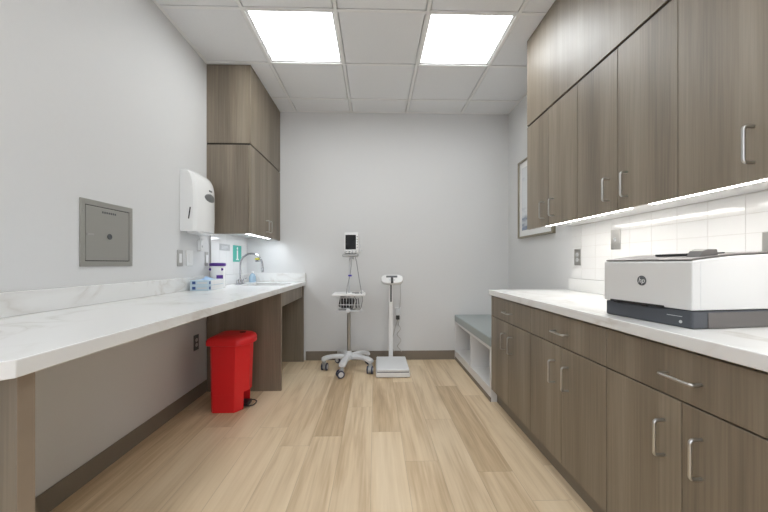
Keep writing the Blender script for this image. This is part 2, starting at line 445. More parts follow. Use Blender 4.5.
# ------------------------------------------------------------------ tile backsplashes
def tiles(name, label, side, y0, y1, z0, z1, phase):
    t = MB(); TW, TH = .1552, .0775
    wx = RW if side > 0 else LW
    def bx(a, b, c, d, e0, e1, m, bev=0):
        x0, x1 = (wx-e1, wx-e0) if side > 0 else (wx+e0, wx+e1)
        t.box(x0, x1, a, b, c, d, m, bev, 2)
    bx(y0, y1, z0, z1, .0004, .0070, MGROUT)
    k0 = int((y0-phase)//TW)-1
    for k in range(k0, k0+40):
        a, b = max(phase+k*TW, y0), min(phase+(k+1)*TW, y1)
        if b-a < .008: continue
        j = -10
        for j in range(-8, 8):
            c, d = max(1.265+j*TH, z0), min(1.265+(j+1)*TH, z1)
            if d-c < .008: continue
            bx(a+.0009, b-.0009, c+.0009, d-.0009, .002, .0080, MTILE, .0007)
    o = t.obj(name, None, None, ang=20); tag(o, label, 'tiled backsplash'); return o
tiles('tile_backsplash', 'white stacked wall tiles behind the printer, under the right wall cabinets', 1, .645, 2.535, .9558, 1.3465, 1.482)
tiles('tile_backsplash', 'white wall tiles beside the sink, under the left wall cabinet', -1, 2.945, BW-.001, .9608, 1.3395, 2.945)
tag(box_obj('tile_edge_strip', (LW+.0003, LW+.011, 2.938, 2.9445,   .9608, 1.3395), MSATIN), 'thin steel edging at the near edge of the sink wall tiles', 'trim')

# ------------------------------------------------------------------ outlets and switches
def plate(name, label, cat, wall, at, z, w=.072, h=.116, kind='outlet', mat=None, inner=None, off=0, group=None):
    """wall 'L','R','B'; at = coordinate along the wall; built locally facing +x then turned"""
    mat = mat or MPLATE; inner = inner or MLGP
    rz = {'L': 0, 'R': PI, 'B': -PI/2}[wall]
    loc = {'L': (LW+off, at, z), 'R': (RW-off, at, z), 'B': (at, BW-off, z)}[wall]
    t = thing(name, label, cat, loc, rz, group)
    box_obj('cover_plate', (.0005, .006, -w/2, w/2, -h/2, h/2), mat, t, .002)
    if kind == 'outlet':
        for s in (-1, 1):
            m = MB(); m.prism([(.0165*math.cos(a)*1.0, s*.0195+.014*math.sin(a)) for a in [2*PI*k/20 for k in range(20)]], .0055, .0075, 'X')
            r = m.obj('socket', inner, t)
            m = MB()
            for q in (-.006, .006): m.box(.0072, .0079, q-.001, q+.001, s*.0195-.001, s*.0195+.007)
            m.box(.0072, .0079, -.002, .002, s*.0195-.009, s*.0195-.005)
            m.obj('slots', MBPL, r)
    elif kind == 'rocker':
        m = MB(); m.box(.0055, .0085, -.0165, .0165, -.033, .033, bev=.001); m.obj('rocker', inner, t)
    elif kind == 'toggle':
        m = MB(); m.box(.0055, .0075, -.006, .006, -.012, .012); m.box(.007, .016, -.004, .004, 0, .008, bev=.001); m.obj('toggle', inner, t)
        for s in (-1, 1):
            m = MB(); m.lathe([(.0, .0055), (.003, .0056), (.003, .007), (0, .0072)], (0, 0, s*.03), None, 10, 'X'); m.obj('screw', MSATIN, t)
    return t
plate('outlet', 'steel outlet at the far end of the right tiled wall, beside the tile edge', 'outlet', 'R', 2.456, 1.112, off=.008)
plate('light_switch', 'steel plate switch on the right tiled wall, behind the far end of the printer', 'switch', 'R', 2.060, 1.215, .080, .122, 'toggle', off=.008)
plate('outlet', 'steel outlet partly hidden behind the printer at the right edge', 'outlet', 'R', 1.225, 1.13, .08, .116, off=.008)
plate('light_switch', 'grey framed rocker switch on the left wall below the towel dispenser', 'switch', 'L', 2.492, 1.105, .070, .116, 'rocker', inner=MWPL)
plate('light_switch', 'white rocker switch on the left wall right of the grey framed one', 'switch', 'L', 2.620, 1.107, .092, .118, 'rocker', MWPL, MWPL)
plate('light_switch', 'grey framed switch on the left wall next to the tile edge', 'switch', 'L', 2.880, 1.105, .052, .116, 'rocker', inner=MWPL)
plate('outlet', 'dark outlet low on the left wall under the counter beside the red bin', 'outlet', 'L', 2.715, .447, .072, .120, 'outlet', MDGP, MLGP)

# ------------------------------------------------------------------ left countertop with sink hole
SX0, SX1, SY0, SY1 = -1.240, -.835, 3.13, 3.60
FX = -.762
ct = thing('countertop', 'long white veined countertop along the left wall, holding the sink', 'countertop', (LW, .70, CT0))
m = MB()
xs = [LW+.0005, SX0, SX1, FX-.045, FX]; ys = [.70, .745, SY0, SY1, BW-.0005]
cor = {}
def gv(i, j, z):
    k = (i, j, z)
    if k not in cor: cor[k] = m.bm.verts.new((xs[i]-LW, ys[j]-.70, z))
    return cor[k]
polys = []
for i in range(4):
    for j in range(4):
        if i == 1 and j == 2: continue
        if i == 3 and j == 0: polys.append([(3, 0), (4, 1), (3, 1)]); continue
        polys.append([(i, j), (i+1, j), (i+1, j+1), (i, j+1)])
edges = {}
for p in polys:
    m.bm.faces.new([gv(i, j, .04) for i, j in p]); m.bm.faces.new([gv(i, j, 0) for i, j in reversed(p)])
    for a, b in zip(p, p[1:]+p[:1]): edges[(a, b)] = 1
for (a, b) in edges:
    if (b, a) not in edges: m.bm.faces.new([gv(*a, .04), gv(*a, 0), gv(*b, 0), gv(*b, .04)])
m.obj('counter_slab', MQ, ct, .0025)
box_obj('splash', (.0006, .0205, .002, BW-.001-.70, .0405, .135), MQ, ct, .002)
box_obj('splash', (.021, FX-LW, BW-.0205-.70, BW-.001-.70, .0405, .135), MQ, ct, .002)

# support panels of the left counter
def panel(label, y0, y1, x1, z1=CT0-.001, x0=LW+.0075, grp='wood supports under the left counter'):
    t = thing('support_panel', label, 'panel', (x0, y0, 0), 0, grp)
    box_obj('panel_board', (0, x1-x0-.0012, 0, y1-y0, 0, z1), MWOOD, t, .0008, 1)
    box_obj('edge_band', (x1-x0-.001, x1-x0, 0, y1-y0, 0, z1), MEDGE, t)
panel('wood panel holding up the near end of the left counter', .775, .815, -.790)
panel('wood panel under the left counter just behind the red bin', 2.875, 2.905, -.785)
panel('wood panel under the sink against the back wall', 3.722, 3.741, -.775)
tag(box_obj('apron_panel', (-.808, -.788, 2.9055, 3.7215, .70, CT0-.0002), MWOOD, None, .001), 'short wood apron under the counter front below the sink', 'panel')

# ------------------------------------------------------------------ sink and faucet
s = thing('sink', 'stainless undermount sink set in the left counter near the back wall', 'sink', ((SX0+SX1)/2, (SY0+SY1)/2, CT0-.0003))
hx, hy = (SX1-SX0)/2, (SY1-SY0)/2
def rr(hx, hy, r, z, n=5):
    out = []
    for cx, cy, a0 in ((hx-r, hy-r, 0), (-hx+r, hy-r, PI/2), (-hx+r, -hy+r, PI), (hx-r, -hy+r, 3*PI/2)):
        for k in range(n+1):
            a = a0+PI/2*k/n; out.append(Vector((cx+r*math.cos(a), cy+r*math.sin(a), z)))
    return out
m = MB()
m.ring_loft([rr(hx+.012, hy+.012, .04, .0), rr(hx-.002, hy-.002, .035, 0.0), rr(hx-.004, hy-.004, .035, -.01), rr(hx-.012, hy-.012, .04, -.15), rr(hx-.04, hy-.04, .04, -.165)], cap=False)
m.ring_loft([rr(hx-.04, hy-.04, .04, -.165), rr(.03, .03, .029, -.168), rr(.02, .02, .019, -.172)], cap=False)
o = m.obj('basin', MSTEEL, s, ang=60)
sd = o.modifiers.new('t', 'SOLIDIFY'); sd.thickness = .0012
m = MB(); m.lathe([(.0, -.178), (.021, -.178), (.021, -.171), (.017, -.169), (0, -.170)]); m.obj('drain', MCHROME, s)

fx, fy = -1.298, 3.325
s = thing('faucet', 'chrome gooseneck faucet with yellow capped eyewash on the spout', 'faucet', (fx, fy, CTH+.0003))
m = MB(); m.box(-.022, .022, -.085, .085, 0, .007, bev=.003); m.obj('faucet_base', MCHROME, s)
pts = [(0, 0, .005), (0, 0, .08), (0, 0, .16), (0, 0, .19)]
R_ = .105
for k in range(1, 13):
    a = PI-PI*k/12*.97; pts.append((R_+R_*math.cos(a), -.0, .19+R_*math.sin(a)))
lx = pts[-1]; pts.append((lx[0]+.004, 0, lx[2]-.05))
m = MB(); m.tube(pts, .0098, None, 14); m.lathe([(.018, 0), (.018, .02), (.013, .05), (.010, .055), (.010, .06)]); m.obj('spout', MCHROME, s)
m = MB(); m.lathe([(.0, -.072), (.010, -.072), (.0125, -.066), (.0125, -.03), (.010, -.02), (0, -.02)], (lx[0]+.003, 0, lx[2]-.012), None, 16); m.obj('aerator', MCHROME, s)
for sy in (-1, 1):
    m = MB(); m.lathe([(.014, .006), (.014, .03), (.011, .045), (.009, .048)], (0, sy*.062, 0)); m.tube([(0, sy*.062, .043), (.012, sy*.075, .047), (.025, sy*.098, .056)], [.006, .0055, .004]); m.obj('handle', MCHROME, s)
ew = MB(); ew.box(R_*1.55-.016, R_*1.55+.02, -.016, .016, .215, .235, bev=.004)
ew.obj('eyewash_body', MCHROME, s)
for sy in (-1, 1):
    m = MB(); m.lathe([(.0, 0), (.013, 0), (.014, .006), (.012, .015), (0, .017)], (R_*1.55, sy*.03, .236)); m.obj('eyewash_cap', MYEL, s)
    m = MB(); m.tube([(R_*1.55, 0, .226), (R_*1.55, sy*.03, .226), (R_*1.55, sy*.03, .237)], .006); m.obj('eyewash_arm', MCHROME, s)

s = thing('soap_bottle', 'small pale blue bottle on the counter behind the sink', 'bottle', (-1.300, 3.66, CTH+.0003))
m = MB(); m.lathe([(.0, 0), (.030, 0), (.034, .006), (.036, .035), (.034, .06), (.022, .085), (.011, .092), (.011, .098), (0, .098)]); m.obj('bottle_body', MBSOAP, s)
m = MB(); m.lathe([(.0, .098), (.013, .098), (.013, .115), (0, .117)]); m.obj('cap', MWPL, s)

# ------------------------------------------------------------------ left wall cabinet
LXF = -1.04   # door face x
LY0 = 2.885
t = thing('wall_cabinet', 'corner wall cabinet above the sink on the left, two doors with steel pulls', 'cabinet', (LW, LY0, 1.315))
D = LXF-LW; L_ = BW-.001-LY0; H = 2.060-1.315
m = MB(); m.box(.001, D-.021, 0, L_, .030, H-.001)
m.box(.001, D-.021, 0, .018, 0, .030)
m.obj('cabinet_body', MWOOD, t, .0008, 1)
box_obj('underside', (.001, D-.021, .0182, L_, .0265, .0298), MMEL, t)
for s_, (a, b) in enumerate(((.003, L_/2-.0015), (L_/2+.0015, L_-.002))):
    do = box_obj('door', (D-.0195, D, a, b, 0, H-.002), MWOOD, t, .0012, 1)
    y = L_/2-.045 if s_ == 0 else L_/2+.045
    pull(do, 'door_pull', (D, y, .105), (0, 0, 1), (1, 0, 0), L=.105)
soffit('soffit_panel', (.001, D, 0, L_, .012, CH-2.060-.0075), (.001, D-.008, .004, L_, 0, .0118),
       'tall wood panel between the left corner wall cabinet and the ceiling', (LW, LY0, 2.060))
ucl(2.93, 3.66, 'lit slim strip light under the left corner wall cabinet, above the sink', LXF-.105, MLEDC, 1.315+.0263)

# ------------------------------------------------------------------ signs on sink tiles
t = thing('eyewash_sign', 'small teal green sign with a white figure on the tiles by the faucet', 'sign', (LW+.0081, 3.50, 1.082))
box_obj('sign_board', (0, .0015, -.105, .105, 0, .165), MGREEN, t)
m = MB(); m.box(.0016, .0022, -.014, .014, .03, .115); m.lathe([(0, .0016), (.014, .0016), (.014, .0022), (0, .0022)], (0, 0, .135), None, 16, 'X')
m.box(.0016, .0022, -.035, .035, .018, .030); m.obj('sign_figure', MWPL, t)
t = thing('notice_label', 'small grey printed label on the tiles left of the green sign', 'sign', (LW+.0081, 3.215, 1.185))
box_obj('label_board', (0, .0012, -.11, .11, 0, .06), MGPL, t)
m = MB()
for z, a, b in ((.04, -.075, .06), (.028, -.075, .075), (.016, -.075, .03)): m.box(.0013, .0017, a, b, z-.003, z+.003)
m.obj('printed_lines', MLGP, t)

# ------------------------------------------------------------------ wall mounted things on the left
# access panel
t = thing('access_panel', 'square steel access panel set in the left wall', 'access panel', (LW, 1.833, 1.053))
w_, h_ = .174, .330
m = MB()
for b in ((-w_, w_, 0, .026), (-w_, w_, h_-.026, h_), (-w_, -w_+.026, .026, h_-.026), (w_-.026, w_, .026, h_-.026)):
    m.box(.0005, .007, b[0], b[1], b[2], b[3])
m.obj('panel_frame', MSTEEL, t, .0008, 1)
box_obj('back_pan', (.0002, .002, -w_+.026, w_-.026, .026, h_-.026), MGAP, t)
dr = box_obj('panel_door', (.0022, .0062, -w_+.030, w_-.030, .030, h_-.030), MSTEEL, t, .0006, 1)
m = MB()
for z in (.06, .27):
    for y in (-w_+.013, w_-.013):
        m = MB(); m.lathe([(0, .007), (.004, .0071), (.0035, .0085), (0, .009)], (0, y, z), None, 12, 'X'); m.obj('screw', MSATIN, t)
m = MB(); m.lathe([(0, .0062), (.015, .0063), (.015, .009), (.009, .0095), (.009, .0075), (0, .0075)], (0, .004, .155), None, 20, 'X'); m.obj('door_lock', MDGP, dr)
m = MB(); m.box(.0062, .010, -w_+.034, -w_+.075, .153, .163, bev=.001); m.obj('latch', MSATIN, dr)
m = MB()
for k in range(7): m.box(.0062, .0066, -.045+k*.014, -.036+k*.014, .272, .282)
m.obj('stamped_mark', MDGP, dr)

# towel dispenser
t = thing('paper_towel_dispenser', 'white plastic paper towel dispenser on the left wall beside the cabinet', 'dispenser', (LW, 2.645, 1.30))
plan = [(0, -.150), (.092, -.150), (.116, -.135), (.141, -.07), (.149, 0), (.141, .07), (.116, .135), (.092, .150), (0, .150)]
def sec(z, k, wk=1.0): return [Vector((.001+x*k if x > 0 else .001, y*wk, z)) for x, y in plan]
prof = [(0, .90, .97), (.006, .95, .99), (.015, .97, 1), (.10, 1.0, 1), (.27, 1.0, 1), (.34, .97, 1), (.385, .88, 1), (.418, .74, .995), (.436, .60, .985), (.445, .48, .97)]
m = MB(); m.ring_loft([sec(*p) for p in prof]); bd = m.obj('dispenser_cover', MWGL, t, ang=28)
# window: oval inlay on the curved front
def front_x(y, z=.28):
    ys_ = [p[1] for p in plan[1:-1]]; xs_ = [p[0] for p in plan[1:-1]]
    for a in range(len(ys_)-1):
        if ys_[a] <= y <= ys_[a+1]:
            f_ = (y-ys_[a])/(ys_[a+1]-ys_[a]); return .001+(xs_[a]*(1-f_)+xs_[a+1]*f_)
    return .149
def inlay(cy, cz, ry, rz, out=.0015, tilt=0.0):
    m = MB(); n = 28; r0 = []; r1 = []
    for k in range(n):
        a = 2*PI*k/n; y = cy+ry*math.cos(a); z = cz+rz*math.sin(a)+tilt*math.cos(a)
        r0.append(Vector((front_x(y)-.004, y, z))); r1.append(Vector((front_x(y)+out, y, z)))
    m.ring_loft([r0, r1], cap=False); c = m.bm.verts.new((front_x(cy)+out, cy, cz))
    m.bm.verts.ensure_lookup_table()
    vs = [v for v in m.bm.verts if v is not c][n:2*n]
    for k in range(n): m.bm.faces.new((vs[k], vs[(k+1) % n], c))
    return m
inlay(.0, .262, .075, .031).obj('level_window', plain('smoked window', (.16, .165, .165), .3), t)
box_obj('maker_mark', (.1465, .1500, -.022, .022, .312, .322), MDGP, t)
m = MB()
m.box(.064, .073, -.1515, -.149, .09, .175, rot=Matrix.Rotation(.14, 3, 'Y'), bev=.001); m.obj('side_slot', MBPL, t)
m = MB(); m.lathe([(0, 0), (.006, 0), (.006, .008), (0, .010)], (.05, 0, .445)); m.obj('key_lock', MBPL, t)
m = MB(); m.box(.03, .115, -.11, .11, -.012, .002, bev=.003); m.obj('towel_slot', MWPL, t)
# hanging adapter below the dispenser
t = thing('power_adapter', 'small white power adapter plugged in on the left wall under the dispenser', 'adapter', (LW+.0005, 2.755, 1.165))
m = MB(); m.box(0, .030, -.020, .020, 0, .085, bev=.004); m.obj('adapter_body', MWGL, t)
m = MB(); m.tube([(.015, 0, .084), (.016, -.002, .10), (.022, -.03, .120), (.028, -.055, .128), (.03, -.07, .134)], .003); m.obj('cord', MWPL, t)
m = MB(); m.box(.0302, .0308, -.008, .008, .028, .045); m.obj('printed_label', MGPL, t)

# ------------------------------------------------------------------ things on the left counter
def carton(z, label):
    t = thing('glove_box', label, 'box', (-1.290, 2.54, z), math.radians(2), 'stacked light blue cartons')
    box_obj('carton_body', (-.066, .066, 0, .27, 0, .0385), MBLUE, t, .0015)
    box_obj('navy_mark', (-.050, -.026, -.0008, -.0002, .009, .030), MNAVY, t)
    box_obj('front_print', (-.015, .055, -.0006, -.0002, .014, .024), MLGP, t)
    box_obj('side_panel', (.0661, .0665, .045, .265, .002, .0365), MWPL, t); box_obj('side_mark', (.0662, .0668, .010, .035, .009, .030), MNAVY, t)
    return t
carton(CTH+.0004, 'light blue carton on the left counter, lower of the two stacked')
t2 = carton(CTH+.0394, 'light blue carton with tissue showing, upper of the two stacked')
m = MB()
rings = []
for i in range(7):
    f_ = i/6; y = .06+.13*f_
    rings.append([Vector((-.03+.06*k/6, y, .0388+.022*math.sin(PI*f_)*math.sin(PI*k/6)*(1+.4*math.sin(k*2.1+i)))) for k in range(7)]+[Vector((-.03+.06*k/6, y, .0386)) for k in range(6, -1, -1)])
m.ring_loft(rings); m.obj('tissue', MTISS, t2, ang=60)

t = thing('wipes_canister', 'white wipes tub with a purple lid on the left counter', 'canister', (-1.319, 2.90, CTH+.0004))
m = MB(); m.lathe([(0, 0), (.056, 0), (.060, .004), (.060, .176), (.056, .180), (0, .172)], n=32); m.obj('tub', MWGL, t)
m = MB(); m.lathe([(0, .180), (.0635, .180), (.0645, .184), (.0645, .197), (.061, .204), (.03, .207), (0, .207)], n=32); m.obj('lid', MPURP, t)
for ang in (-2.25, -.60):
    c_, s_ = math.cos(ang), math.sin(ang)
    m = MB(); m.lathe([(0, -.004), (.011, -.004), (.011, .004), (0, .004)], (.061*c_, .061*s_, .152), None, 12, 'Y'); m.obj('handle_tab', MPURP, t)
m = MB(); n = 10
r0 = []; 
outer = []
for k in range(n+1):
    a = math.radians(-75+50*k/n); f_ = k/n
    outer.append([Vector((.0602*math.cos(a), .0602*math.sin(a), .035+.035*f_*0)), Vector((.0612*math.cos(a), .0612*math.sin(a), .035+.02*(1-f_))), Vector((.0612*math.cos(a), .0612*math.sin(a), .105-.01*abs(f_-.5))), Vector((.0602*math.cos(a), .0602*math.sin(a), .105))])
m.ring_loft(outer, cap=True); m.obj('purple_label', MPURP, t)

# ------------------------------------------------------------------ red step bin
t = thing('step_bin', 'red plastic step-on bin with black pedal under the left counter', 'bin', (-1.175, 2.46, 0))
def bin_sec(z, k):
    x0, x1, y0, y1 = 0-.004*k, .235+.014*k, 0-.008*k, .265+.008*k
    P = [(x0, y0+.02), (x0+.02, y0), (x1-.066, y0), (x1-.050, y0+.018), (x1-.024, y0+.068), (x1, y0+.105), (x1, y1-.105), (x1-.024, y1-.068), (x1-.050, y1-.018), (x1-.066, y1), (x0+.02, y1), (x0, y1-.02)]
    return [Vector((a_, b_, z)) for a_, b_ in P]
def notch_sec(z, k):
    p = bin_sec(z, k); X = .150
    return p[:5] + [Vector((X, p[4].y+.002, z)), Vector((X, p[7].y-.002, z))] + p[7:]
m = MB(); m.ring_loft([bin_sec(.128, .24), bin_sec(.25, .5), bin_sec(.49, 1)])
m.ring_loft([notch_sec(.001, 0), notch_sec(.1278, .24)])
bo = m.obj('bin_body', MRED, t, ang=25)
# lid: D shape, domed
def lid_sec(z, k, dz=0):
    pts = []
    x0, x1, hy, cy = -.026+k, .275-k, .152-k, .1325
    pts.append((x0, cy-hy+.015)); pts.append((x0+.015, cy-hy))
    n = 12
    for i in range(n+1):
        a = -PI/2+PI*i/n; pts.append((x1-.095+.095*math.cos(a), cy+hy*math.sin(a)))
    pts.append((x0+.015, cy+hy)); pts.append((x0, cy+hy-.015))
    return [Vector((x, y, z+dz)) for x, y in pts]
m = MB(); m.ring_loft([lid_sec(.480, .004), lid_sec(.482, 0), lid_sec(.512, 0), lid_sec(.527, .006), lid_sec(.538, .022), lid_sec(.545, .055), lid_sec(.548, .09)])
ld = m.obj('lid', MRED, t, ang=50)
m = MB(); m.lathe([(0, .546), (.022, .547), (.022, .551), (.018, .552), (.0, .5515)], (.175, .15, 0), None, 20); m.obj('lid_emblem', plain('dark red ink', (.12, .01, .01), .5), ld)
m = MB(); m.box(.155, .235, .085, .180, .012, .034, bev=.003); m.box(.152, .165, .074, .190, .002, .10); m.obj('pedal_plate', MBPL, t)
m = MB(); m.tube([(.20, .072, .022), (.25, .075, .020), (.272, .095, .018), (.278, .1325, .017), (.272, .17, .018), (.25, .19, .020), (.20, .193, .022)], .0045); m.obj('pedal_loop', MBPL, t)

# ------------------------------------------------------------------ vital signs monitor stand
sx, sy = -.262, 3.435
t = thing('monitor_stand', 'grey five legged rolling stand holding a monitor by the back wall', 'medical stand', (sx, sy, 0))
m = MB(); m.lathe([(0, .110), (.050, .110), (.056, .12), (.052, .155), (.034, .168), (.024, .19), (0, .19)]); m.obj('hub', MLGP, t)
for k in range(5):
    a = math.radians(-100+72*k); d = Vector((math.cos(a), math.sin(a), 0)); w = Vector((-d.y, d.x, 0))
    rings = []
    for f_, hw, zt, zb in ((.0, .034, .156, .112), (.25, .033, .160, .122), (.55, .031, .160, .126), (.80, .033, .150, .112), (.95, .033, .138, .100), (1.0, .024, .128, .104)):
        p = d*(.03+.240*f_)
        rings.append([p+w*hw+Vector((0, 0, zb)), p+w*hw+Vector((0, 0, zt-.012)), p+w*hw*.6+Vector((0, 0, zt)), p-w*hw*.6+Vector((0, 0, zt)), p-w*hw+Vector((0, 0, zt-.012)), p-w*hw+Vector((0, 0, zb))])
    m = MB(); m.ring_loft(rings); lg = m.obj('leg', MLGP, t, .003, 2)
    # caster
    p = d*.246; sw = math.radians((200, -100, 20, 140, 80)[k]); fd = Vector((math.cos(sw), math.sin(sw), 0)); sd_ = Vector((-fd.y, fd.x, 0))
    m = MB(); m.tube([p+Vector((0, 0, .108)), p+Vector((0, 0, .068))], .012)
    m.tube([p+fd*.02+sd_*-.014+Vector((0, 0, .036)), p+fd*.02+sd_*.014+Vector((0, 0, .036))], .027, None, 18)
    m.tube([p+Vector((0, 0, .088)), p+fd*.012+Vector((0, 0, .055))], .021)
    cs = m.obj('caster', MGPL, lg)
    m = MB()
    for q in (-.022, .022):
        m.tube([p+fd*.02+sd_*(q-.007)+Vector((0, 0, .0375)), p+fd*.02+sd_*(q+.007)+Vector((0, 0, .0375))], .037, None, 24)
    whl = m.obj('wheel', MRUB, lg, .003, 2)
    m = MB(); m.tube([p+fd*.02+sd_*-.031+Vector((0, 0, .0375)), p+fd*.02+sd_*.031+Vector((0, 0, .0375))], .024, None, 20); m.obj('hub_cap', MLGP, lg)
m = MB(); m.tube([(0, 0, .18), (0, 0, .60)], .018, None, 18); m.obj('lower_pole', MSTEEL, t)
m = MB(); m.tube([(0, 0, .60), (.004, 0, .9), (.010, 0, 1.128)], .009, None, 14); m.obj('upper_pole', MLGP, t)
m = MB(); m.box(-.16, .165, -.11, .11, .745, .768, bev=.009); m.box(-.15, .06, -.10, .10, .766, .772, bev=.003); m.obj('tray', MWPL, t)
# wire basket
m = MB()
for z, hx_, hy_ in ((.73, .135, .095), (.66, .125, .088), (.60, .115, .08)):
    m.tube([Vector((-hx_+.01+.01, -hy_, z)), Vector((hx_, -hy_, z)), Vector((hx_, hy_, z)), Vector((-hx_+.02, hy_, z))], .0035, None, 6, closed=True)
for k in range(9):
    x = -.10+.0275*k; m.tube([(x, -.095, .73), (x, -.085, .61), (x, .085, .605), (x, .095, .73)], .0024, None, 6)
m.obj('wire_basket', MLGP, t)
m = MB(); m.box(-.12, .13, -.085, .085, .590, .604, bev=.004)
for x in (-.105, .12): m.tube([(x, -.1, .60), (x, .0, .60)], .016, None, 14)
m.tube([(0, -.12, .608), (0, -.02, .608)], .020, None, 16); m.obj('basket_base', MLGP, t)
# things in the basket
g = MB(); g.tube([(.02*math.cos(a*1.2)*2.2+.0, .03*math.sin(a*1.1)*1.6, .62+.004*a) for a in [k*.5 for k in range(44)]], .008, None, 7)
tag(g.obj('coiled_hose', MBPL, None, loc=(sx-.035, sy-.03, .0)), 'black coiled hose bundled in the basket of the rolling stand', 'hose')
g = MB(); g.tube([(.0, .0, .61), (.015, -.01, .72), (.03, -.004, .735), (.045, .0, .70), (.05, .0, .62)], .005, None, 8); g.tube([(.03, .02, .61), (.05, .01, .71), (.065, .015, .715), (.075, .01, .62)], .004, None, 8)
tag(g.obj('blood_pressure_hose', MDGP, None, loc=(sx+.03, sy-.03, 0)), 'grey looped hose at the right side of the stand basket', 'hose')
g = MB(); g.box(-.11, .04, -.045, .02, .6045, .715, bev=.015, seg=3, rot=Matrix.Rotation(.2, 3, 'Y'))
tag(g.obj('pressure_cuff', MBPL, None, loc=(sx+.012, sy+.03, .012)), 'dark folded pressure cuff in the basket of the rolling stand', 'cuff')

# monitor
t = thing('vitals_monitor', 'white vital signs monitor with black screen atop the rolling stand', 'monitor', (sx+.030, sy-.015, 1.143), math.radians(-4))
m = MB(); m.box(-.072, .072, -.035, .035, .022, .232, bev=.012, seg=3); bd = m.obj('monitor_body', MWPL, t)
m = MB(); m.box(-.058, .046, -.038, -.0345, .062, .205, bev=.001); m.obj('screen', MSCR, bd)
m = MB()
for k in range(5): m.box(.053, .064, -.037, -.0345, .080+k*.026, .087+k*.026)
m.obj('buttons', MDGP, bd)
m = MB()
for k in range(4): m.tube([(-.05+.032*k, -.036, .045), (-.05+.032*k, -.05, .028), (-.05+.032*k, -.03, .012)], .006, None, 8)
m.obj('connectors', MGPL, t)
m = MB(); m.box(-.092, .066, -.045, .04, -.012, .020, bev=.012, seg=3); m.box(-.015, .02, -.03, .03, -.035, -.008, bev=.005); m.obj('monitor_cradle', MGPL, t)
m = MB(); m.box(.074, .108, -.012, .010, .045, .062, bev=.003); m.tube([(.074, 0, .055), (.085, 0, .09), (.088, 0, .11)], .004); m.obj('side_holder', MLGP, t)
m = MB(); m.tube([(.035, -.03, -.005), (.05, -.035, -.05), (.075, -.05, -.20), (.11, -.08, -.385), (.118, -.08, -.44), (.105, -.10, -.50), (.09, -.10, -.53)], .0035, None, 8); m.obj('probe_cable', MCABLE, t)
m = MB(); m.tube([(.005, -.03, -.03), (.0, -.035, -.10), (-.01, -.05, -.19), (-.035, -.07, -.30), (-.042, -.08, -.38)], .0028, None, 8); cb = m.obj('lead_cable', MCABLE, t)
m = MB(); m.box(-.028, .008, -.062, -.047, -.205, -.188, bev=.004); m.obj('cable_clip', plain('blue clip', (.06, .05, .42), .4), cb, )
tag(box_obj('pen', (0, .07, 0, .012, 0, .010), MDGP, None, .003), 'small dark clip lying on the white tray of the stand', 'clip').location = (sx+.035, sy-.06, .7688)
g = MB(); g.lathe([(0, 0), (.022, 0), (.022, .018), (.014, .028), (0, .030)], n=16)
tag(g.obj('sensor_cap', MWPL, None, loc=(sx+.13, sy-.03, .7685)), 'small white cap on the right end of the stand tray', 'cap')

# ------------------------------------------------------------------ physician scale
t = thing('weighing_scale', 'white floor weighing scale with upright column against the back wall', 'scale', (.168, 3.165, 0))
m = MB(); m.box(-.160, .160, .0, .45, .005, .050, bev=.008); m.obj('scale_base', MWPL, t)
m = MB(); m.box(-.150, .150, .006, .444, .0503, .0548); m.obj('base_gap', MDGP, t)
m = MB(); m.box(-.154, .154, .002, .45, .055, .082, bev=.010, seg=3); pl_ = m.obj('platform', plain('scale deck', (.72, .73, .74), .45), t)
m = MB()
for x in (-.12, .12):
    for y in (.03, .41): m.lathe([(0, .0005), (.016, .0005), (.016, .014), (0, .014)], (x, y, 0), None, 16)
m.obj('feet', MBPL, t)
m = MB(); m.box(-.022, .022, .453, .494, .012, .86, bev=.006); m.box(-.05, .05, .43, .495, .012, .04, bev=.004); m.obj('column', MWPL, t)
m = MB(); m.box(-.006, .008, .4445, .4485, .66, .84); m.obj('column_grip', MBPL, t)
m = MB()
RX = Matrix.Rotation(math.radians(-28), 3, 'X')
ring0 = []
def oval(hx_, hz_, y, n=28):
    out = []
    for k in range(n):
        a = 2*PI*k/n; cx = math.copysign(abs(math.cos(a))**.55, math.cos(a)); cz = math.copysign(abs(math.sin(a))**.7, math.sin(a))
        out.append(RX @ Vector((hx_*cx, y, hz_*cz)) + Vector((.012, .44, .895)))
    return out
m.ring_loft([oval(.105, .042, .028), oval(.115, .052, .02), oval(.118, .055, 0), oval(.116, .053, -.012), oval(.108, .046, -.020)]); hd = m.obj('display_head', MWGL, t, ang=40)
def hb(a, b, c, d, e, f_, mat, name):
    m = MB(); m.box(a, b, c, d, e, f_, bev=.001)
    for v in m.bm.verts: v.co = RX @ v.co + Vector((.012, .44, .895))
    m.obj(name, mat, hd)
hb(-.062, .055, -.0225, -.0195, .014, .036, MDGP, 'display')
hb(-.03, .03, -.0225, -.0195, -.022, -.006, MLGP, 'keypad')
hb(-.014, .012, -.030, -.0195, -.052, .012, MBPL, 'head_grip')

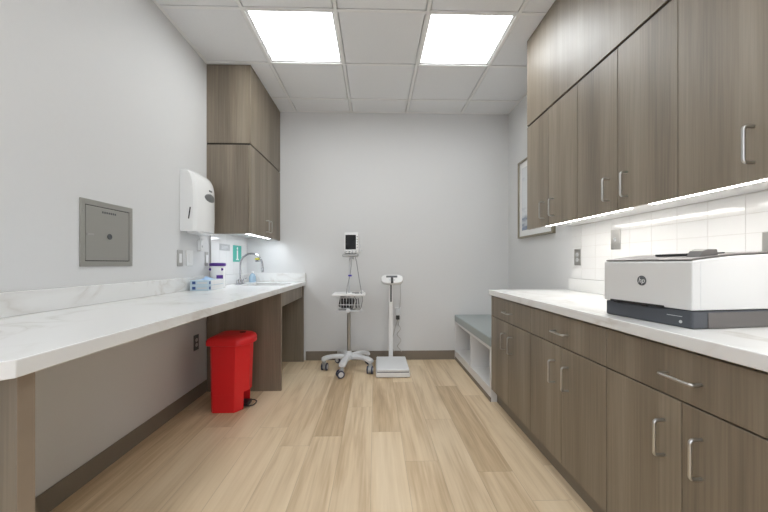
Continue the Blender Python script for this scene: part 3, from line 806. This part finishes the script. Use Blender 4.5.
# plug and outlet on back wall behind scale
plate('outlet', 'white outlet on the back wall right of the scale column', 'outlet', 'B', .250, .53, .068, .10, 'outlet', MWPL, MWPL)
t = thing('power_plug', 'grey adapter and black plug with coiled cord in the outlet beside the scale', 'plug', (.250, BW-.0085, .475))
m = MB(); m.box(-.020, .020, -.040, -.0005, -.025, .022, bev=.005); m.obj('plug_body', MBPL, t)
m = MB(); m.box(-.028, .028, -.042, -.0005, .0225, .095, bev=.005); m.obj('adapter_block', MLGP, t)
pts = [(0, -.018, -.024), (.004, -.018, -.07)]
for k in range(26):
    f_ = k/25; pts.append((.008+.020*math.sin(f_*14)+.012*f_, -.022+.010*math.cos(f_*14), -.09-.29*f_))
m = MB(); m.tube(pts, .0038, None, 8); m.tube([(-.004, -.018, -.024), (-.03, -.02, -.12), (-.055, -.02, -.22), (-.065, -.03, -.33), (-.04, -.045, -.375)], .003, None, 8); m.obj('cord', MCABB, t)
m = MB(); m.tube([(.01, -.02, .093), (.025, -.02, .12), (.032, -.025, .25), (.025, -.05, .36), (.012, -.09, .42)], .003, None, 8); m.obj('display_cord', MCABB, t)

# ------------------------------------------------------------------ cubby bench
t = thing('cubby_bench', 'white cubby bench with open shelves against the right wall', 'bench', (.889, 2.603, 0))
D = RW-.889-.008; L_ = BW-.001-2.603
m = MB()
m.box(.0, D, 0, L_, .088, .106); m.box(0, D, 0, L_, .40, .422)
m.box(0, D, 0, .018, .106, .40); m.box(0, D, L_-.018, L_, .106, .40); m.box(D-.012, D, .018, L_-.018, .106, .40)
m.box(.004, D, .001, L_, .0, .088)
m.obj('bench_frame', MMEL, t, .0006, 1)
box_obj('divider', (.001, D-.012, .545, .563, .1062, .3998), MMEL, t)
box_obj('kick_strip', (-.002, .0035, 0, L_-.008, 0, .032), MBASE, t)
m = MB(); m.box(-.006, D, .002, L_-.002, .4225, .497, bev=.012, seg=3); m.obj('cushion', MVIN, t)

# ------------------------------------------------------------------ framed picture on right wall
t = thing('framed_picture', 'framed pale print with a thin bronze frame on the right wall', 'picture', (RW, 3.115, 1.318), PI)
hw, hh = .340, .770
m = MB()
for b in ((-hw, hw, 0, .016), (-hw, hw, hh-.016, hh), (-hw, -hw+.016, .016, hh-.016), (hw-.016, hw, .016, hh-.016)): m.box(.001, .032, b[0], b[1], b[2], b[3])
m.obj('frame', MFRAME, t, .001, 1)
box_obj('mat_board', (.001, .018, -hw+.016, hw-.016, .016, hh-.016), MWPL, t)
o = box_obj('print', (.0182, .0192, -hw+.075, hw-.075, .075, hh-.075), MART, t)

# ------------------------------------------------------------------ printer; local x: 0 front face going back, y: 0 near end .. .335 far end
t = thing('printer', 'white and slate laser printer standing on the right countertop', 'printer', (.971, 1.020, CTH+.0004), math.radians(7))
PWd, PD = .344, .38
m = MB()
m.prism([(.006, .0), (PD, .0), (PD, .056), (.006, .056)], .003, PWd-.003, 'Y'); m.obj('base_tray', MPRG, t, .006, 3)
m = MB(); m.box(.06, PD+.001, .0012, .0032, .002, .050); m.obj('side_base', MPRT, t)
m = MB()
m.prism([(0, .058), (PD, .058), (PD, .238), (.14, .226), (.010, .212), (0, .208)], 0, PWd, 'Y'); bd = m.obj('printer_body', MPRW, t, .004, 3)
m = MB(); m.prism([(.004, .212), (.012, .2145), (.14, .2285), (PD, .2405), (PD, .245), (.14, .233), (.012, .219), (.004, .216)], .006, PWd-.006, 'Y'); m.obj('top_cover', MPRT, t, .001, 1)
m = MB(); m.prism([(.085, .228), (.24, .236), (.24, .2425), (.085, .2355)], .09, .20, 'Y'); m.obj('output_slot', MBPL, t)
m = MB(); m.prism([(.055, .222), (.125, .231), (.120, .249), (.085, .249), (.068, .243)], .022, .066, 'Y'); m.obj('control_panel', MPRT, t, .002, 2)
m = MB(); m.box(-.0015, .002, .090, .310, .0555, .0635); m.box(-.006, .004, .15, .17, .052, .060, bev=.001); m.box(-.006, .004, .27, .29, .052, .060, bev=.001); m.obj('tray_slot', MBPL, t)
m = MB(); m.lathe([(0, -.0002), (.0175, -.0002), (.0175, -.0016), (0, -.0016)], (0, .172, .142), None, 32, 'X'); em = m.obj('logo_disc', MDGP, t)
text_mesh('logo_letters', 'hp', .026, MPRW, em, T(-.0022, .172, .1425) @ FACE_NX, shear=.2)
m = MB(); m.box(.0048, .0062, .035, .085, .034, .0355); m.lathe([(0, .0045), (.005, .0048), (.005, .0062), (0, .0062)], (0, .04, .018), None, 12, 'X'); m.obj('model_marks', MLGP, t)
box_obj('side_seam', (.030, .0315, -.0005, .0005, .06, .205), MLGP, t)
m = MB()
m.box(.01, .03, .01, .03, 0, .0005)
m.bm.free()

# ------------------------------------------------------------------ light, camera, world
w = bpy.data.worlds.new('world'); bpy.context.scene.world = w; w.use_nodes = True
w.node_tree.nodes['Background'].inputs[0].default_value = (.9, .93, 1, 1); w.node_tree.nodes['Background'].inputs[1].default_value = 1.5
cam = bpy.data.cameras.new('camera'); co = bpy.data.objects.new('camera', cam); C.objects.link(co)
co.location = (0, 0, 1.07); co.rotation_euler = (PI/2, 0, -math.atan(9/341.33))
cam.sensor_width = 36; cam.lens = 16; cam.shift_y = 7/768; cam.clip_start = .02
sc = bpy.context.scene; sc.camera = co
sc.view_settings.view_transform = 'Standard'; sc.view_settings.look = 'None'
sc.view_settings.exposure = .7; sc.view_settings.gamma = 1; sc.view_settings.use_curve_mapping = False
